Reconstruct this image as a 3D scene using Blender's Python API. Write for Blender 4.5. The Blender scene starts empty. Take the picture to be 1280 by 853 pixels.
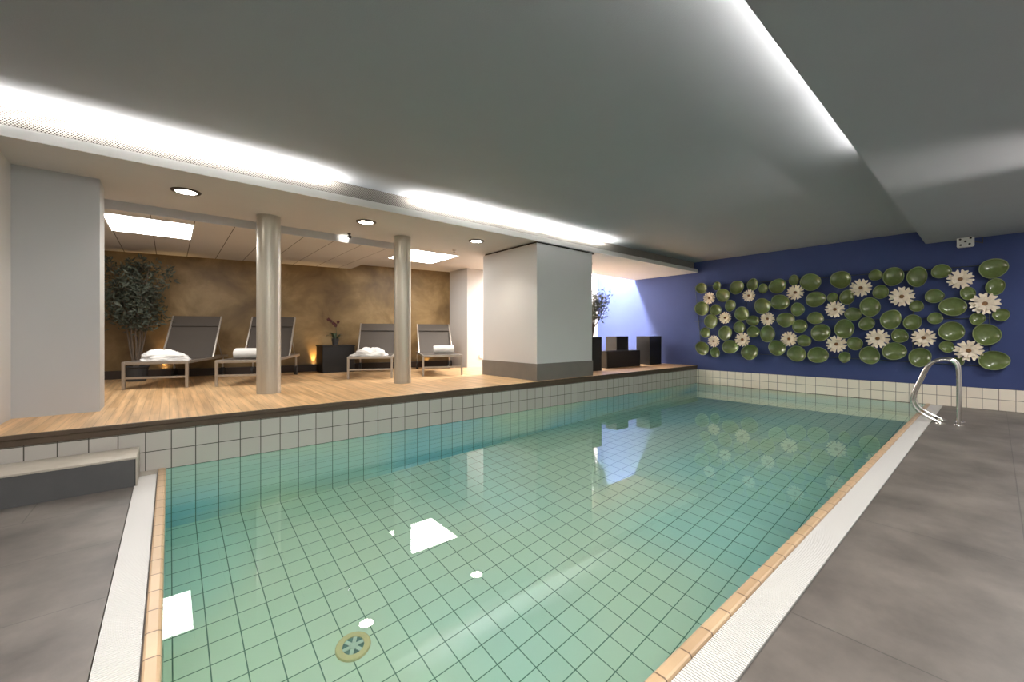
import bpy, math, random
from mathutils import Vector, Matrix, noise
random.seed(7)
PI = math.pi
scn = bpy.context.scene
COL = scn.collection

# ------------------------------------------------------------------ camera maths (lens of the photograph, 1280 x 853)
F, TH, YH, CX, H = 510.4, .8628, 418.85, 648.4, 1.0453
cT, sT = math.cos(TH), math.sin(TH)
def ray(u, v):
    a = (u - CX) / F; b = (YH - v) / F
    return (cT + a*sT, sT - a*cT, b)
def on_x(u, v, X):
    r = ray(u, v); k = X / r[0]
    return Vector((X, k*r[1], H + k*r[2]))

cam_d = bpy.data.cameras.new('camera'); cam = bpy.data.objects.new('camera', cam_d); COL.objects.link(cam)
cam.location = (0, 0, H)
cam.rotation_euler = (PI/2, 0, TH - PI/2)
cam_d.sensor_fit = 'HORIZONTAL'; cam_d.sensor_width = 36
cam_d.lens = F / 1280 * 36
cam_d.shift_x = (640 - CX) / 1280
cam_d.shift_y = (YH - 426.5) / 1280
cam_d.clip_start = .02
scn.camera = cam

# ------------------------------------------------------------------ node helpers
def new_mat(name):
    m = bpy.data.materials.new(name); m.use_nodes = True
    nt = m.node_tree; nt.nodes.clear()
    out = nt.nodes.new('ShaderNodeOutputMaterial')
    return m, nt, out
def N(nt, t, **kw):
    n = nt.nodes.new(t)
    for k, v in kw.items():
        if k.startswith('i_'):
            key = k[2:].replace('_', ' ')
            n.inputs[key].default_value = v
        else: setattr(n, k, v)
    return n
def Lk(nt, a, b): nt.links.new(a, b)
def rgb(r, g, b):
    f = lambda c: ((c/255)/12.92 if c/255 <= .04045 else ((c/255+.055)/1.055)**2.4)
    return (f(r), f(g), f(b), 1)
def lin(r, g, b): return (r, g, b, 1)
def coords(nt): return N(nt, 'ShaderNodeTexCoord').outputs['Object']
def plain(name, col, rough=.5, metal=0, var=.0, scale=8, bump=0, bscale=60, coat=0, spec=.5):
    m, nt, out = new_mat(name)
    p = N(nt, 'ShaderNodeBsdfPrincipled'); p.inputs['Roughness'].default_value = rough
    p.inputs['Metallic'].default_value = metal; p.inputs['Coat Weight'].default_value = coat
    p.inputs['Specular IOR Level'].default_value = spec
    Lk(nt, p.outputs[0], out.inputs[0])
    co = coords(nt)
    nz = N(nt, 'ShaderNodeTexNoise', i_Scale=scale, i_Detail=4.0); Lk(nt, co, nz.inputs['Vector'])
    mx = N(nt, 'ShaderNodeMix', data_type='RGBA')
    a = tuple(c*(1-var) for c in col[:3]) + (1,); b = tuple(min(1, c*(1+var)) for c in col[:3]) + (1,)
    mx.inputs['A'].default_value = a; mx.inputs['B'].default_value = b
    Lk(nt, nz.outputs['Fac'], mx.inputs['Factor']); Lk(nt, mx.outputs['Result'], p.inputs['Base Color'])
    if bump:
        bn = N(nt, 'ShaderNodeTexNoise', i_Scale=bscale, i_Detail=3.0); Lk(nt, co, bn.inputs['Vector'])
        b = N(nt, 'ShaderNodeBump', i_Strength=bump, i_Distance=.01); Lk(nt, bn.outputs['Fac'], b.inputs['Height'])
        Lk(nt, b.outputs[0], p.inputs['Normal'])
    return m
def emit(name, col, s, samp='FRONT'):
    m, nt, out = new_mat(name)
    e = N(nt, 'ShaderNodeEmission', i_Color=col, i_Strength=s); Lk(nt, e.outputs[0], out.inputs[0]); m.cycles.emission_sampling = samp; return m
def tile(name, c1, c2, mortar, axes, phase, size=(.15, .15), ms=.0035, rough=.25, bump=.3, var=.0, offset=0.0, tint=None):
    """square tiles laid in object space; axes = which two coordinates span the surface"""
    m, nt, out = new_mat(name)
    p = N(nt, 'ShaderNodeBsdfPrincipled', i_Roughness=rough); Lk(nt, p.outputs[0], out.inputs[0])
    co = coords(nt); sp = N(nt, 'ShaderNodeSeparateXYZ'); Lk(nt, co, sp.inputs[0])
    cb = N(nt, 'ShaderNodeCombineXYZ')
    for i in (0, 1):
        a = N(nt, 'ShaderNodeMath', operation='ADD'); a.inputs[1].default_value = 30*size[i] - phase[i]
        Lk(nt, sp.outputs[axes[i]], a.inputs[0]); Lk(nt, a.outputs[0], cb.inputs[i])
    br = N(nt, 'ShaderNodeTexBrick', offset=offset, squash=1.0)
    br.inputs['Scale'].default_value = 1; br.inputs['Brick Width'].default_value = size[0]; br.inputs['Row Height'].default_value = size[1]
    br.inputs['Mortar Size'].default_value = ms; br.inputs['Mortar Smooth'].default_value = .25
    br.inputs['Color1'].default_value = c1; br.inputs['Color2'].default_value = c2; br.inputs['Mortar'].default_value = mortar
    Lk(nt, cb.outputs[0], br.inputs['Vector'])
    src = br.outputs['Color']
    if tint:
        tn = N(nt, 'ShaderNodeTexNoise', i_Scale=.55, i_Detail=1.0); Lk(nt, co, tn.inputs['Vector'])  # patchy bluish cast of the light, multiplied into the tile colour
        tr = N(nt, 'ShaderNodeMapRange'); tr.inputs['From Min'].default_value = .38; tr.inputs['From Max'].default_value = .62; Lk(nt, tn.outputs['Fac'], tr.inputs['Value'])
        tm = N(nt, 'ShaderNodeMix', data_type='RGBA', blend_type='MULTIPLY'); tm.inputs['Factor'].default_value = 1
        tc = N(nt, 'ShaderNodeMix', data_type='RGBA'); tc.inputs['A'].default_value = (1, 1, 1, 1); tc.inputs['B'].default_value = tint
        Lk(nt, tr.outputs[0], tc.inputs['Factor']); Lk(nt, src, tm.inputs['A']); Lk(nt, tc.outputs['Result'], tm.inputs['B']); src = tm.outputs['Result']
    if var:
        nz = N(nt, 'ShaderNodeTexNoise', i_Scale=2.2, i_Detail=8.0, i_Roughness=.62); Lk(nt, co, nz.inputs['Vector'])
        mr = N(nt, 'ShaderNodeMapRange'); mr.inputs['From Min'].default_value = .3; mr.inputs['From Max'].default_value = .7
        mr.inputs['To Min'].default_value = 1-var; mr.inputs['To Max'].default_value = 1+var
        Lk(nt, nz.outputs['Fac'], mr.inputs['Value'])
        vm = N(nt, 'ShaderNodeVectorMath', operation='SCALE'); Lk(nt, src, vm.inputs[0]); Lk(nt, mr.outputs[0], vm.inputs['Scale'])
        src = vm.outputs[0]
    Lk(nt, src, p.inputs['Base Color'])
    if bump:
        b = N(nt, 'ShaderNodeBump', i_Strength=bump, i_Distance=.002, invert=True); Lk(nt, br.outputs['Fac'], b.inputs['Height'])
        Lk(nt, b.outputs[0], p.inputs['Normal'])
    return m

# ------------------------------------------------------------------ materials
TX, TY = -.737, 4.022            # phase of the tile joints
M = {}
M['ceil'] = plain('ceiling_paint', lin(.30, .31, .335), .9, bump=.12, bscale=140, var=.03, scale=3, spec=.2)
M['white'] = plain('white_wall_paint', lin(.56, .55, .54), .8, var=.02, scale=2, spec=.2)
M['whitedim'] = plain('white_wall_paint_dimmed', lin(.47, .475, .48), .8, var=.02, scale=2, spec=.2)  # same white paint, darkened to dim the light on the left block
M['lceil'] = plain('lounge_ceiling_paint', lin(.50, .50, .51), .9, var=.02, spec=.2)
M['tray'] = plain('light_tray_metal', lin(.66, .64, .61), .5)
M['tilewall'] = tile('cream_tile_shaded', lin(.42, .395, .355), lin(.45, .425, .385), lin(.07, .065, .055), (0, 2), (TX, .0))  # same cream tile as the end wall, its shade put into the colour
M['tilefar'] = tile('cream_tile_lit', lin(.84, .76, .64), lin(.87, .80, .68), lin(.18, .15, .12), (1, 2), (TY, .0))  # brighter copy of that tile, the stronger light put into the colour
mint1, mint2, mgr = lin(.635, .775, .60), lin(.675, .805, .63), lin(.12, .24, .155)
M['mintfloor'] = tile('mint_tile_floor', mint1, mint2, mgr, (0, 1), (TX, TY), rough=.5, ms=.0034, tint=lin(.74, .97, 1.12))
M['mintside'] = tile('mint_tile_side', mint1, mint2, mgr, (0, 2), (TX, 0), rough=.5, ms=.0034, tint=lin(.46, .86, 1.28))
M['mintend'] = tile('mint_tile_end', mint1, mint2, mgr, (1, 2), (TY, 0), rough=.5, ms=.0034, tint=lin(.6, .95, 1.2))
M['slate'] = tile('slate_floor', lin(.125, .109, .096), lin(.137, .120, .106), lin(.08, .072, .064), (0, 1), (-.62, .505), size=(1.2, .6), ms=.003, rough=.42, bump=.15, var=.45, offset=.5)
M['slatestep'] = tile('slate_step', lin(.075, .075, .075), lin(.085, .085, .085), lin(.035, .035, .035), (0, 2), (-.61, -1), size=(.6, 2), ms=.003, rough=.5, bump=.1, var=.15)
M['stonecap'] = plain('beige_stone', lin(.40, .36, .30), .5, var=.12, scale=14)
M['coping'] = tile('coping_tile', lin(.47, .32, .19), lin(.54, .38, .23), lin(.16, .10, .06), (0, 1), (TX+.07, -3.94), size=(.15, .15), ms=.0035, rough=.35, bump=.2, var=.12)
M['grate'] = plain('white_grating_plastic', lin(.66, .645, .62), .45)
M['channel'] = plain('channel_grey', lin(.50, .49, .47), .7)
M['plinth'] = plain('dark_plinth', lin(.035, .022, .015), .6)
M['slateband'] = plain('grey_stone_band', lin(.17, .155, .135), .5, var=.15, scale=6)
M['black'] = plain('black_planter_lacquer', lin(.0055, .0055, .006), .5)
M['soil'] = plain('dark_soil', lin(.03, .022, .015), .95, var=.4, scale=60)
M['chrome'] = plain('polished_steel', lin(.72, .70, .66), .16, metal=1)
M['darkmetal'] = plain('dark_metal_ring', lin(.10, .09, .08), .35, metal=.8)
M['alu'] = plain('champagne_metal', lin(.42, .38, .33), .38, metal=.7)
M['sling'] = plain('woven_sling', lin(.062, .049, .038), .7, var=.15, scale=300)
M['rubber'] = plain('black_rubber', lin(.015, .015, .015), .6)
M['towel'] = plain('white_terry', lin(.82, .80, .77), .95, bump=.6, bscale=220)
M['leaf'] = plain('olive_leaf', lin(.055, .065, .045), .6, var=.4, scale=30)
M['leafgrey'] = plain('grey_leaf', lin(.15, .17, .10), .6, var=.5, scale=30)
M['bark'] = plain('grey_bark', lin(.13, .10, .075), .9, var=.3, scale=40)
M['pad'] = plain('green_glaze', lin(.130, .176, .054), .2, var=.25, scale=26, coat=.4)
M['padrim'] = plain('pale_green_glaze', lin(.26, .31, .15), .28, var=.15, scale=40)
M['petal'] = plain('cream_ceramic', lin(.90, .80, .66), .35, var=.10, scale=30)
M['pcentre'] = plain('ochre_ceramic', lin(.22, .10, .03), .4, var=.3, scale=80)
M['rod'] = plain('dark_rod', lin(.10, .12, .12), .45, metal=.5)
M['orchidred'] = plain('dark_red_petal', lin(.075, .008, .008), .5, var=.2)
M['orchidleaf'] = plain('dark_orchid_leaf', lin(.03, .05, .025), .4)
M['pot'] = plain('dark_grey_pot', lin(.035, .036, .038), .5)
M['plastic'] = plain('white_plastic', lin(.7, .7, .68), .4)
M['drain'] = plain('brass_drain', lin(.66, .58, .30), .4, var=.2)
M['drainhole'] = plain('dark_green_drain', lin(.12, .22, .19), .5)
M['drainhub'] = plain('pale_drain', lin(.55, .65, .55), .4)

# blue painted wall
M['blue'] = plain('blue_wall_paint', lin(.048, .070, .195), .75, var=.08, scale=2.5, bump=.05, bscale=90, spec=.3)

# brown-gold plaster
m, nt, out = new_mat('gold_brown_plaster')
p = N(nt, 'ShaderNodeBsdfPrincipled', i_Roughness=.5); Lk(nt, p.outputs[0], out.inputs[0])
co = coords(nt)
n1 = N(nt, 'ShaderNodeTexNoise', i_Scale=1.6, i_Detail=9.0, i_Roughness=.6, i_Distortion=.4); Lk(nt, co, n1.inputs['Vector'])
cr = N(nt, 'ShaderNodeValToRGB'); Lk(nt, n1.outputs['Fac'], cr.inputs['Fac'])
e = cr.color_ramp.elements; e[0].position = .32; e[0].color = lin(.115, .068, .022); e[1].position = .72; e[1].color = lin(.36, .25, .115)
x = e.new(.5); x.color = lin(.20, .128, .048)
Lk(nt, cr.outputs[0], p.inputs['Base Color']); M['brown'] = m

# wooden deck: narrow boards running away from the pool
m, nt, out = new_mat('teak_deck')
p = N(nt, 'ShaderNodeBsdfPrincipled', i_Roughness=.42); Lk(nt, p.outputs[0], out.inputs[0])
co = coords(nt); mp = N(nt, 'ShaderNodeMapping'); mp.inputs['Rotation'].default_value = (0, 0, PI/2); Lk(nt, co, mp.inputs['Vector'])
br = N(nt, 'ShaderNodeTexBrick', offset=.5, squash=1.0)
for k, v in (('Scale', 1), ('Brick Width', 1.3), ('Row Height', .06), ('Mortar Size', .0015), ('Mortar Smooth', .1)): br.inputs[k].default_value = v
br.inputs['Color1'].default_value = lin(.55, .335, .16); br.inputs['Color2'].default_value = lin(.64, .415, .215); br.inputs['Mortar'].default_value = lin(.36, .22, .11)
Lk(nt, mp.outputs[0], br.inputs['Vector'])
mp2 = N(nt, 'ShaderNodeMapping'); mp2.inputs['Scale'].default_value = (26, 1.2, 1); Lk(nt, co, mp2.inputs['Vector'])
nz = N(nt, 'ShaderNodeTexNoise', i_Scale=1.0, i_Detail=5.0); Lk(nt, mp2.outputs[0], nz.inputs['Vector'])
mr = N(nt, 'ShaderNodeMapRange'); mr.inputs['From Min'].default_value = .3; mr.inputs['From Max'].default_value = .7; mr.inputs['To Min'].default_value = .66; mr.inputs['To Max'].default_value = 1.22
Lk(nt, nz.outputs['Fac'], mr.inputs['Value'])
vm = N(nt, 'ShaderNodeVectorMath', operation='SCALE'); Lk(nt, br.outputs['Color'], vm.inputs[0]); Lk(nt, mr.outputs[0], vm.inputs['Scale'])
Lk(nt, vm.outputs[0], p.inputs['Base Color']); M['deck'] = m
M['deckedge'] = plain('dark_deck_edge', lin(.075, .05, .03), .5, var=.3, scale=10)

# column: brushed cream metal
m, nt, out = new_mat('brushed_column')
p = N(nt, 'ShaderNodeBsdfPrincipled', i_Roughness=.38, i_Metallic=.45); Lk(nt, p.outputs[0], out.inputs[0])
co = coords(nt); mp = N(nt, 'ShaderNodeMapping'); mp.inputs['Scale'].default_value = (40, 40, .6); Lk(nt, co, mp.inputs['Vector'])
nz = N(nt, 'ShaderNodeTexNoise', i_Scale=1.0, i_Detail=3.0); Lk(nt, mp.outputs[0], nz.inputs['Vector'])
mx = N(nt, 'ShaderNodeMix', data_type='RGBA'); mx.inputs['A'].default_value = lin(.40, .37, .31); mx.inputs['B'].default_value = lin(.50, .47, .40)
Lk(nt, nz.outputs['Fac'], mx.inputs['Factor']); Lk(nt, mx.outputs['Result'], p.inputs['Base Color']); M['column'] = m

# perforated metal: staggered round holes
m, nt, out = new_mat('perforated_metal')
p = N(nt, 'ShaderNodeBsdfPrincipled', i_Roughness=.5); Lk(nt, p.outputs[0], out.inputs[0])
co = coords(nt); sp = N(nt, 'ShaderNodeSeparateXYZ'); Lk(nt, co, sp.inputs[0])
def wave(op):
    a = N(nt, 'ShaderNodeMath', operation=op); Lk(nt, sp.outputs[0], a.inputs[0]); Lk(nt, sp.outputs[2], a.inputs[1])
    b = N(nt, 'ShaderNodeMath', operation='MULTIPLY'); b.inputs[1].default_value = PI/.0185; Lk(nt, a.outputs[0], b.inputs[0])
    s = N(nt, 'ShaderNodeMath', operation='SINE'); Lk(nt, b.outputs[0], s.inputs[0])
    q = N(nt, 'ShaderNodeMath', operation='ABSOLUTE'); Lk(nt, s.outputs[0], q.inputs[0]); return q
w1, w2 = wave('ADD'), wave('SUBTRACT')
mu = N(nt, 'ShaderNodeMath', operation='MULTIPLY'); Lk(nt, w1.outputs[0], mu.inputs[0]); Lk(nt, w2.outputs[0], mu.inputs[1])
gt = N(nt, 'ShaderNodeMapRange'); gt.inputs['From Min'].default_value = .42; gt.inputs['From Max'].default_value = .56; Lk(nt, mu.outputs[0], gt.inputs['Value'])
mx = N(nt, 'ShaderNodeMix', data_type='RGBA'); mx.inputs['A'].default_value = lin(.36, .34, .305); mx.inputs['B'].default_value = lin(.03, .018, .01)
Lk(nt, gt.outputs[0], mx.inputs['Factor']); Lk(nt, mx.outputs['Result'], p.inputs['Base Color']); M['perf'] = m

# lounge panel ceiling with dark seams
M['panelceil'] = tile('panel_ceiling', lin(.50, .49, .48), lin(.52, .51, .50), lin(.08, .07, .06), (0, 1), (.215, 5.735), size=(.365, 4.2), ms=.005, rough=.85, bump=.1)

# water
m, nt, out = new_mat('pool_water')
g = N(nt, 'ShaderNodeBsdfGlass', i_IOR=1.33, i_Roughness=0.0); g.inputs['Color'].default_value = (1, 1, 1, 1)
co = coords(nt); nz = N(nt, 'ShaderNodeTexNoise', i_Scale=1.3, i_Detail=1.0); Lk(nt, co, nz.inputs['Vector'])
b = N(nt, 'ShaderNodeBump', i_Strength=.008, i_Distance=.02); Lk(nt, nz.outputs['Fac'], b.inputs['Height']); Lk(nt, b.outputs[0], g.inputs['Normal'])
Lk(nt, g.outputs[0], out.inputs['Surface'])
va = N(nt, 'ShaderNodeVolumeAbsorption', i_Density=.075); va.inputs['Color'].default_value = lin(.30, .86, .84); Lk(nt, va.outputs[0], out.inputs['Volume'])
M['water'] = m

M['panel_em'] = emit('light_panel_glow', lin(1, .98, .95), 17)
M['tube_em'] = emit('tube_glow', lin(1, .955, .88), 4, 'NONE')
M['tube_em_r'] = emit('tube_glow_side', lin(1, .955, .88), 4, 'NONE')
M['lamp_em'] = emit('lamp_glow', lin(1, .93, .82), 60)
M['sky_em'] = emit('skylight_glow', lin(1, .95, .90), 560)
M['fill_em'] = emit('fill_lamp_glow', lin(1, .97, .93), 36)
M['up_em'] = emit('uplight_glow', lin(1, .66, .30), 30)

# ------------------------------------------------------------------ mesh helpers
class MB:
    def __init__(s): s.v = []; s.f = []; s.m = []; s.cur = 0
    def add(s, vs, fs):
        o = len(s.v); s.v += [tuple(x) for x in vs]
        for f in fs: s.f.append(tuple(i+o for i in f)); s.m.append(s.cur)
        return s
    def box(s, a, b):
        x0, y0, z0 = a; x1, y1, z1 = b
        return s.hexa([(x0,y0,z0),(x1,y0,z0),(x1,y1,z0),(x0,y1,z0),(x0,y0,z1),(x1,y0,z1),(x1,y1,z1),(x0,y1,z1)])
    def hexa(s, p): return s.add(p, [(3,2,1,0),(4,5,6,7),(0,1,5,4),(1,2,6,5),(2,3,7,6),(3,0,4,7)])
    def quad(s, *p): return s.add(p, [tuple(range(len(p)))])
    def prism(s, poly, z0, z1):
        n = len(poly); vs = [(x, y, z0) for x, y in poly] + [(x, y, z1) for x, y in poly]
        return s.add(vs, [tuple(reversed(range(n))), tuple(range(n, 2*n))] + [(i, (i+1) % n, n+(i+1) % n, n+i) for i in range(n)])
    def lathe(s, prof, n=32, c=(0,0,0), caps=True):
        o = []
        for r, z in prof:
            for i in range(n):
                a = 2*PI*i/n; o.append((c[0]+r*math.cos(a), c[1]+r*math.sin(a), c[2]+z))
        fs = []
        for k in range(len(prof)-1):
            for i in range(n):
                j = (i+1) % n; fs.append((k*n+i, k*n+j, (k+1)*n+j, (k+1)*n+i))
        if caps: fs.append(tuple(reversed(range(n)))); fs.append(tuple((len(prof)-1)*n+i for i in range(n)))
        return s.add(o, fs)
    def tube(s, pts, r, n=10, caps=True):
        pts = [Vector(p) for p in pts]; m = len(pts)
        rs = r if isinstance(r, (list, tuple)) else [r]*m
        T = [(pts[min(i+1, m-1)] - pts[max(i-1, 0)]).normalized() for i in range(m)]
        up = Vector((0, 0, 1)) if abs(T[0].z) < .9 else Vector((1, 0, 0))
        u = T[0].cross(up).normalized(); vs = []
        for i in range(m):
            u = (u - T[i]*u.dot(T[i])).normalized(); w = T[i].cross(u)
            for k in range(n):
                a = 2*PI*k/n; vs.append(pts[i] + (u*math.cos(a) + w*math.sin(a))*rs[i])
        fs = []
        for i in range(m-1):
            for k in range(n):
                j = (k+1) % n; fs.append((i*n+k, i*n+j, (i+1)*n+j, (i+1)*n+k))
        if caps: fs.append(tuple(reversed(range(n)))); fs.append(tuple((m-1)*n+k for k in range(n)))
        return s.add(vs, fs)
    def build(s, name, mat, parent=None, smooth=False, bevel=0, loc=None, auto=None):
        me = bpy.data.meshes.new(name); me.from_pydata(s.v, [], s.f); me.update()
        mats = mat if isinstance(mat, (list, tuple)) else [mat]
        for mm in mats: me.materials.append(mm)
        for p, i in zip(me.polygons, s.m): p.material_index = i
        if smooth:
            for p in me.polygons: p.use_smooth = True
            try: me.set_sharp_from_angle(angle=math.radians(auto or 40))
            except Exception: pass
        o = bpy.data.objects.new(name, me); COL.objects.link(o)
        if parent: o.parent = parent
        if loc: o.location = loc
        if bevel:
            bv = o.modifiers.new('bevel', 'BEVEL'); bv.width = bevel; bv.segments = 2; bv.limit_method = 'ANGLE'
        return o
def tag(o, label, cat, group=None, kind=None):
    o['label'] = label; o['category'] = cat
    if group: o['group'] = group
    if kind: o['kind'] = kind
    return o
def struct(o, label, cat): return tag(o, label, cat, None, 'structure')
def empty(name, loc, rz=0):
    o = bpy.data.objects.new(name, None); COL.objects.link(o); o.location = loc; o.rotation_euler = (0, 0, rz); o.empty_display_size = .1
    return o
def copy_tree(o, parent=None):
    c = o.copy(); COL.objects.link(c)
    if parent: c.parent = parent
    for ch in list(o.children): copy_tree(ch, c)
    return c
def arc(cx, cy, r, a0, a1, n):
    return [(cx + r*math.cos(a0+(a1-a0)*i/n), cy + r*math.sin(a0+(a1-a0)*i/n)) for i in range(n+1)]

# ------------------------------------------------------------------ the setting
ZD = .385                                   # deck level
XF, YL, YR, XE = 8.689, 4.214, .685, -.022  # pool: far wall, deck side, near side, left end
ZC, ZL, ZS = 2.62, 2.40, 2.42               # main ceiling, lounge ceiling, side soffit
PD = -1.30
XB, YB = -3.6, -1.6                         # room behind the camera
GX, GY = -.188, .506

struct(MB().prism([(XB, YB), (XF, YB), (XF, GY), (GX, GY), (GX, YL), (XB, YL)], -.12, 0).build('floor', M['slate']), 'dark grey slate floor around the pool', 'floor')
pf = MB().quad((XE-.01, YR-.01, PD), (XF+.01, YR-.01, PD), (XF+.01, YL+.01, PD), (XE-.01, YL+.01, PD)).build('floor_pool', M['mintfloor'])
struct(pf, 'mint green tiled bottom of the pool under water', 'pool floor')
b = MB(); b.quad((XE, YL, PD-.02), (XE, YL, 0), (XF, YL, 0), (XF, YL, PD-.02)); b.quad((XF, YR, PD-.02), (XF, YR, 0), (XE, YR, 0), (XE, YR, PD-.02))
struct(b.build('wall_pool_sides', M['mintside']), 'mint tiled long sides of the pool below the waterline', 'pool wall')
b = MB(); b.quad((XF, YL, PD-.02), (XF, YL, 0), (XF, YR, 0), (XF, YR, PD-.02)); b.quad((XE, YR, PD-.02), (XE, YR, 0), (XE, YL, 0), (XE, YL, PD-.02))
struct(b.build('wall_pool_ends', M['mintend']), 'mint tiled short ends of the pool below the waterline', 'pool wall')
struct(MB().box((XB, YL, 0), (XF, YL+.06, .308)).build('wall_deck_side', M['tilewall']), 'cream tiled upstand carrying the wooden deck, colour darkened for shade', 'tiled wall')
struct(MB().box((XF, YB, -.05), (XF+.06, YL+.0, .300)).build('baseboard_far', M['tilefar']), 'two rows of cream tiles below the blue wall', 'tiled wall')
struct(MB().box((XF+.012, YB, .2), (XF+.1, 7.0, 3.6)).build('wall_far', M['blue']), 'blue painted end wall behind the lily sculpture', 'wall')

# right and back of the room, out of sight
struct(MB().box((XB-.1, YB-.1, 0), (XF, YB, 2.7)).build('wall_right', M['white']), 'white side wall of the pool room', 'wall')
struct(MB().box((XB-.1, YB, 0), (XB, 5.0, 2.7)).build('wall_back', M['white']), 'white end wall of the pool room', 'wall')

# deck
dk = MB(); dk.prism([(-.95, YL+.001), (XF, YL+.001), (XF, 7.0), (4.56, 7.0), (4.56, 7.72), (-.95, 8.9), (-1.9, 8.9), (-1.9, 5.05), (-.95, 5.05)], ZD-.03, ZD)
struct(dk.build('floor_deck', M['deck']), 'warm wooden deck raised above the pool', 'deck')
b = MB(); b.box((XB, YL-.016, ZD-.034), (XF, YL, ZD)); b.box((XB, YL-.008, .306), (XF, YL, ZD-.034))
struct(b.build('trim_deck', M['deckedge'], bevel=.003), 'dark wooden edge board along the deck front', 'trim')
struct(MB().prism([(XB, YL+.001), (-.951, YL+.001), (-.951, 5.0), (XB, 5.0)], ZD-.03, ZD).build('floor_deck_end', M['deck']), 'wooden deck beside the white wall end', 'deck')

# lounge walls
def YW(X): return 8.6 - .19*(X + .7)         # brown wall runs slightly askew
bw = MB(); bw.hexa([(-2.0, YW(-2.0), ZD-.1), (4.6, YW(4.6), ZD-.1), (4.6, YW(4.6)+.1, ZD-.1), (-2.0, YW(-2.0)+.1, ZD-.1),
                    (-2.0, YW(-2.0), 2.6), (4.6, YW(4.6), 2.6), (4.6, YW(4.6)+.1, 2.6), (-2.0, YW(-2.0)+.1, 2.6)])
struct(bw.build('wall_lounge', M['brown']), 'mottled gold brown plaster wall behind the loungers', 'wall')
pl = MB(); pl.hexa([(-2.0, YW(-2.0)-.09, ZD), (4.56, YW(4.56)-.09, ZD), (4.56, YW(4.56), ZD), (-2.0, YW(-2.0), ZD),
                    (-2.0, YW(-2.0)-.09, ZD+.12), (4.56, YW(4.56)-.09, ZD+.12), (4.56, YW(4.56), ZD+.12), (-2.0, YW(-2.0), ZD+.12)])
struct(pl.build('baseboard_lounge', M['plinth']), 'dark plinth at the foot of the brown wall', 'baseboard')
struct(MB().box((4.56, 6.92, ZD-.05), (4.70, 7.75, 2.45)).build('wall_return', M['white']), 'short pale return wall beside the brown wall', 'wall')
struct(MB().box((4.70, 6.92, ZD-.05), (XF, 7.0, 3.6)).build('wall_niche', M['white']), 'white back wall of the daylit niche', 'wall')
struct(MB().box((-1.98, 5.35, ZD-.05), (-1.9, 8.9, 2.45)).build('wall_lounge_end', M['white']), 'white end wall of the lounge', 'wall')
# left white wall block
struct(MB().box((-2.0, 5.03, ZD-.02), (-.455, 5.36, 2.42)).build('wall_left', M['whitedim']), 'thick white wall end at the left of the lounge', 'wall')
struct(MB().box((-1.2, 4.23, ZD-.02), (-.945, 5.03, 2.42)).build('wall_left_return', M['white']), 'white wall at the left picture edge', 'wall')
# pillar
struct(MB().box((3.995, 4.268, ZD), (5.225, 5.585, 2.366)).build('wall_pillar', M['white'], bevel=.006), 'square white pillar between lounge and niche', 'pillar')
b = MB().box((3.985, 4.258, ZD), (5.235, 5.595, ZD+.245)); struct(b.build('baseboard_pillar', M['slateband']), 'grey stone base band around the white pillar', 'baseboard')
b = MB().box((4.02, 4.30, 2.366), (5.2, 5.56, 2.40)); struct(b.build('trim_pillar', M['plinth']), 'dark shadow gap above the white pillar', 'trim')

# lounge ceilings
def YE(X): return 4.335 - .0172*(X + .87)    # front edge of the lounge ceiling
lc = MB(); z0, z1 = ZL-.01, ZL+.10
lc.prism([(XB, YE(XB)+.012), (XF, YE(XF)+.012), (XF, 5.78), (5.3, 5.78), (5.3, 6.95), (4.6, 6.95), (4.6, 7.75), (2.62, 8.1), (2.62, 5.735), (XB, 5.735)], ZL-.01, ZL+.02)
struct(lc.build('ceiling_lounge', M['lceil']), 'white plaster ceiling over the deck', 'ceiling')
lo = MB(); lo.box((-2.0, 5.735, 2.30), (2.62, 8.95, 2.385))
struct(MB().box((-2.0, 5.727, 2.297), (2.628, 5.735, 2.392)).build('trim_header', M['lceil']), 'narrow step down to the panelled ceiling', 'trim')
struct(lo.build('ceiling_panels', M['panelceil']), 'lower panelled ceiling over the left loungers', 'ceiling')
# light tray along the edge: fascia, floor, perforated grille
ft = MB(); ft.hexa([(XB, YE(XB), 2.385), (XF-.03, YE(XF), 2.385), (XF-.03, YE(XF)+.012, 2.385), (XB, YE(XB)+.012, 2.385),
                    (XB, YE(XB), 2.458), (XF-.03, YE(XF), 2.458), (XF-.03, YE(XF)+.012, 2.458), (XB, YE(XB)+.012, 2.458)])
struct(ft.build('trim_tray', M['tray']), 'pale metal lip of the light tray under the ceiling', 'trim')
gr = MB(); gr.hexa([(XB, YE(XB)+.10, 2.42), (XF, YE(XF)+.10, 2.42), (XF, YE(XF)+.12, 2.42), (XB, YE(XB)+.12, 2.42),
                    (XB, YE(XB)+.10, ZC), (XF, YE(XF)+.10, ZC), (XF, YE(XF)+.12, ZC), (XB, YE(XB)+.12, ZC)])
struct(gr.build('trim_grille', M['perf']), 'perforated metal grille strip above the light tray', 'grille')
# main ceiling and soffit
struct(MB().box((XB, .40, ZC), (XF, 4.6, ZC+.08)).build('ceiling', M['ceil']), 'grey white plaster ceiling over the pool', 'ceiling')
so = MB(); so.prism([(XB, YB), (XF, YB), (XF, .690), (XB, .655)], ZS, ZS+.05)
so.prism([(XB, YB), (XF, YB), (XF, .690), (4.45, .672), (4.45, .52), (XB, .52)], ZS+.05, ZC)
struct(so.build('ceiling_soffit', M['ceil']), 'lowered ceiling strip along the right side of the pool', 'ceiling')
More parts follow.
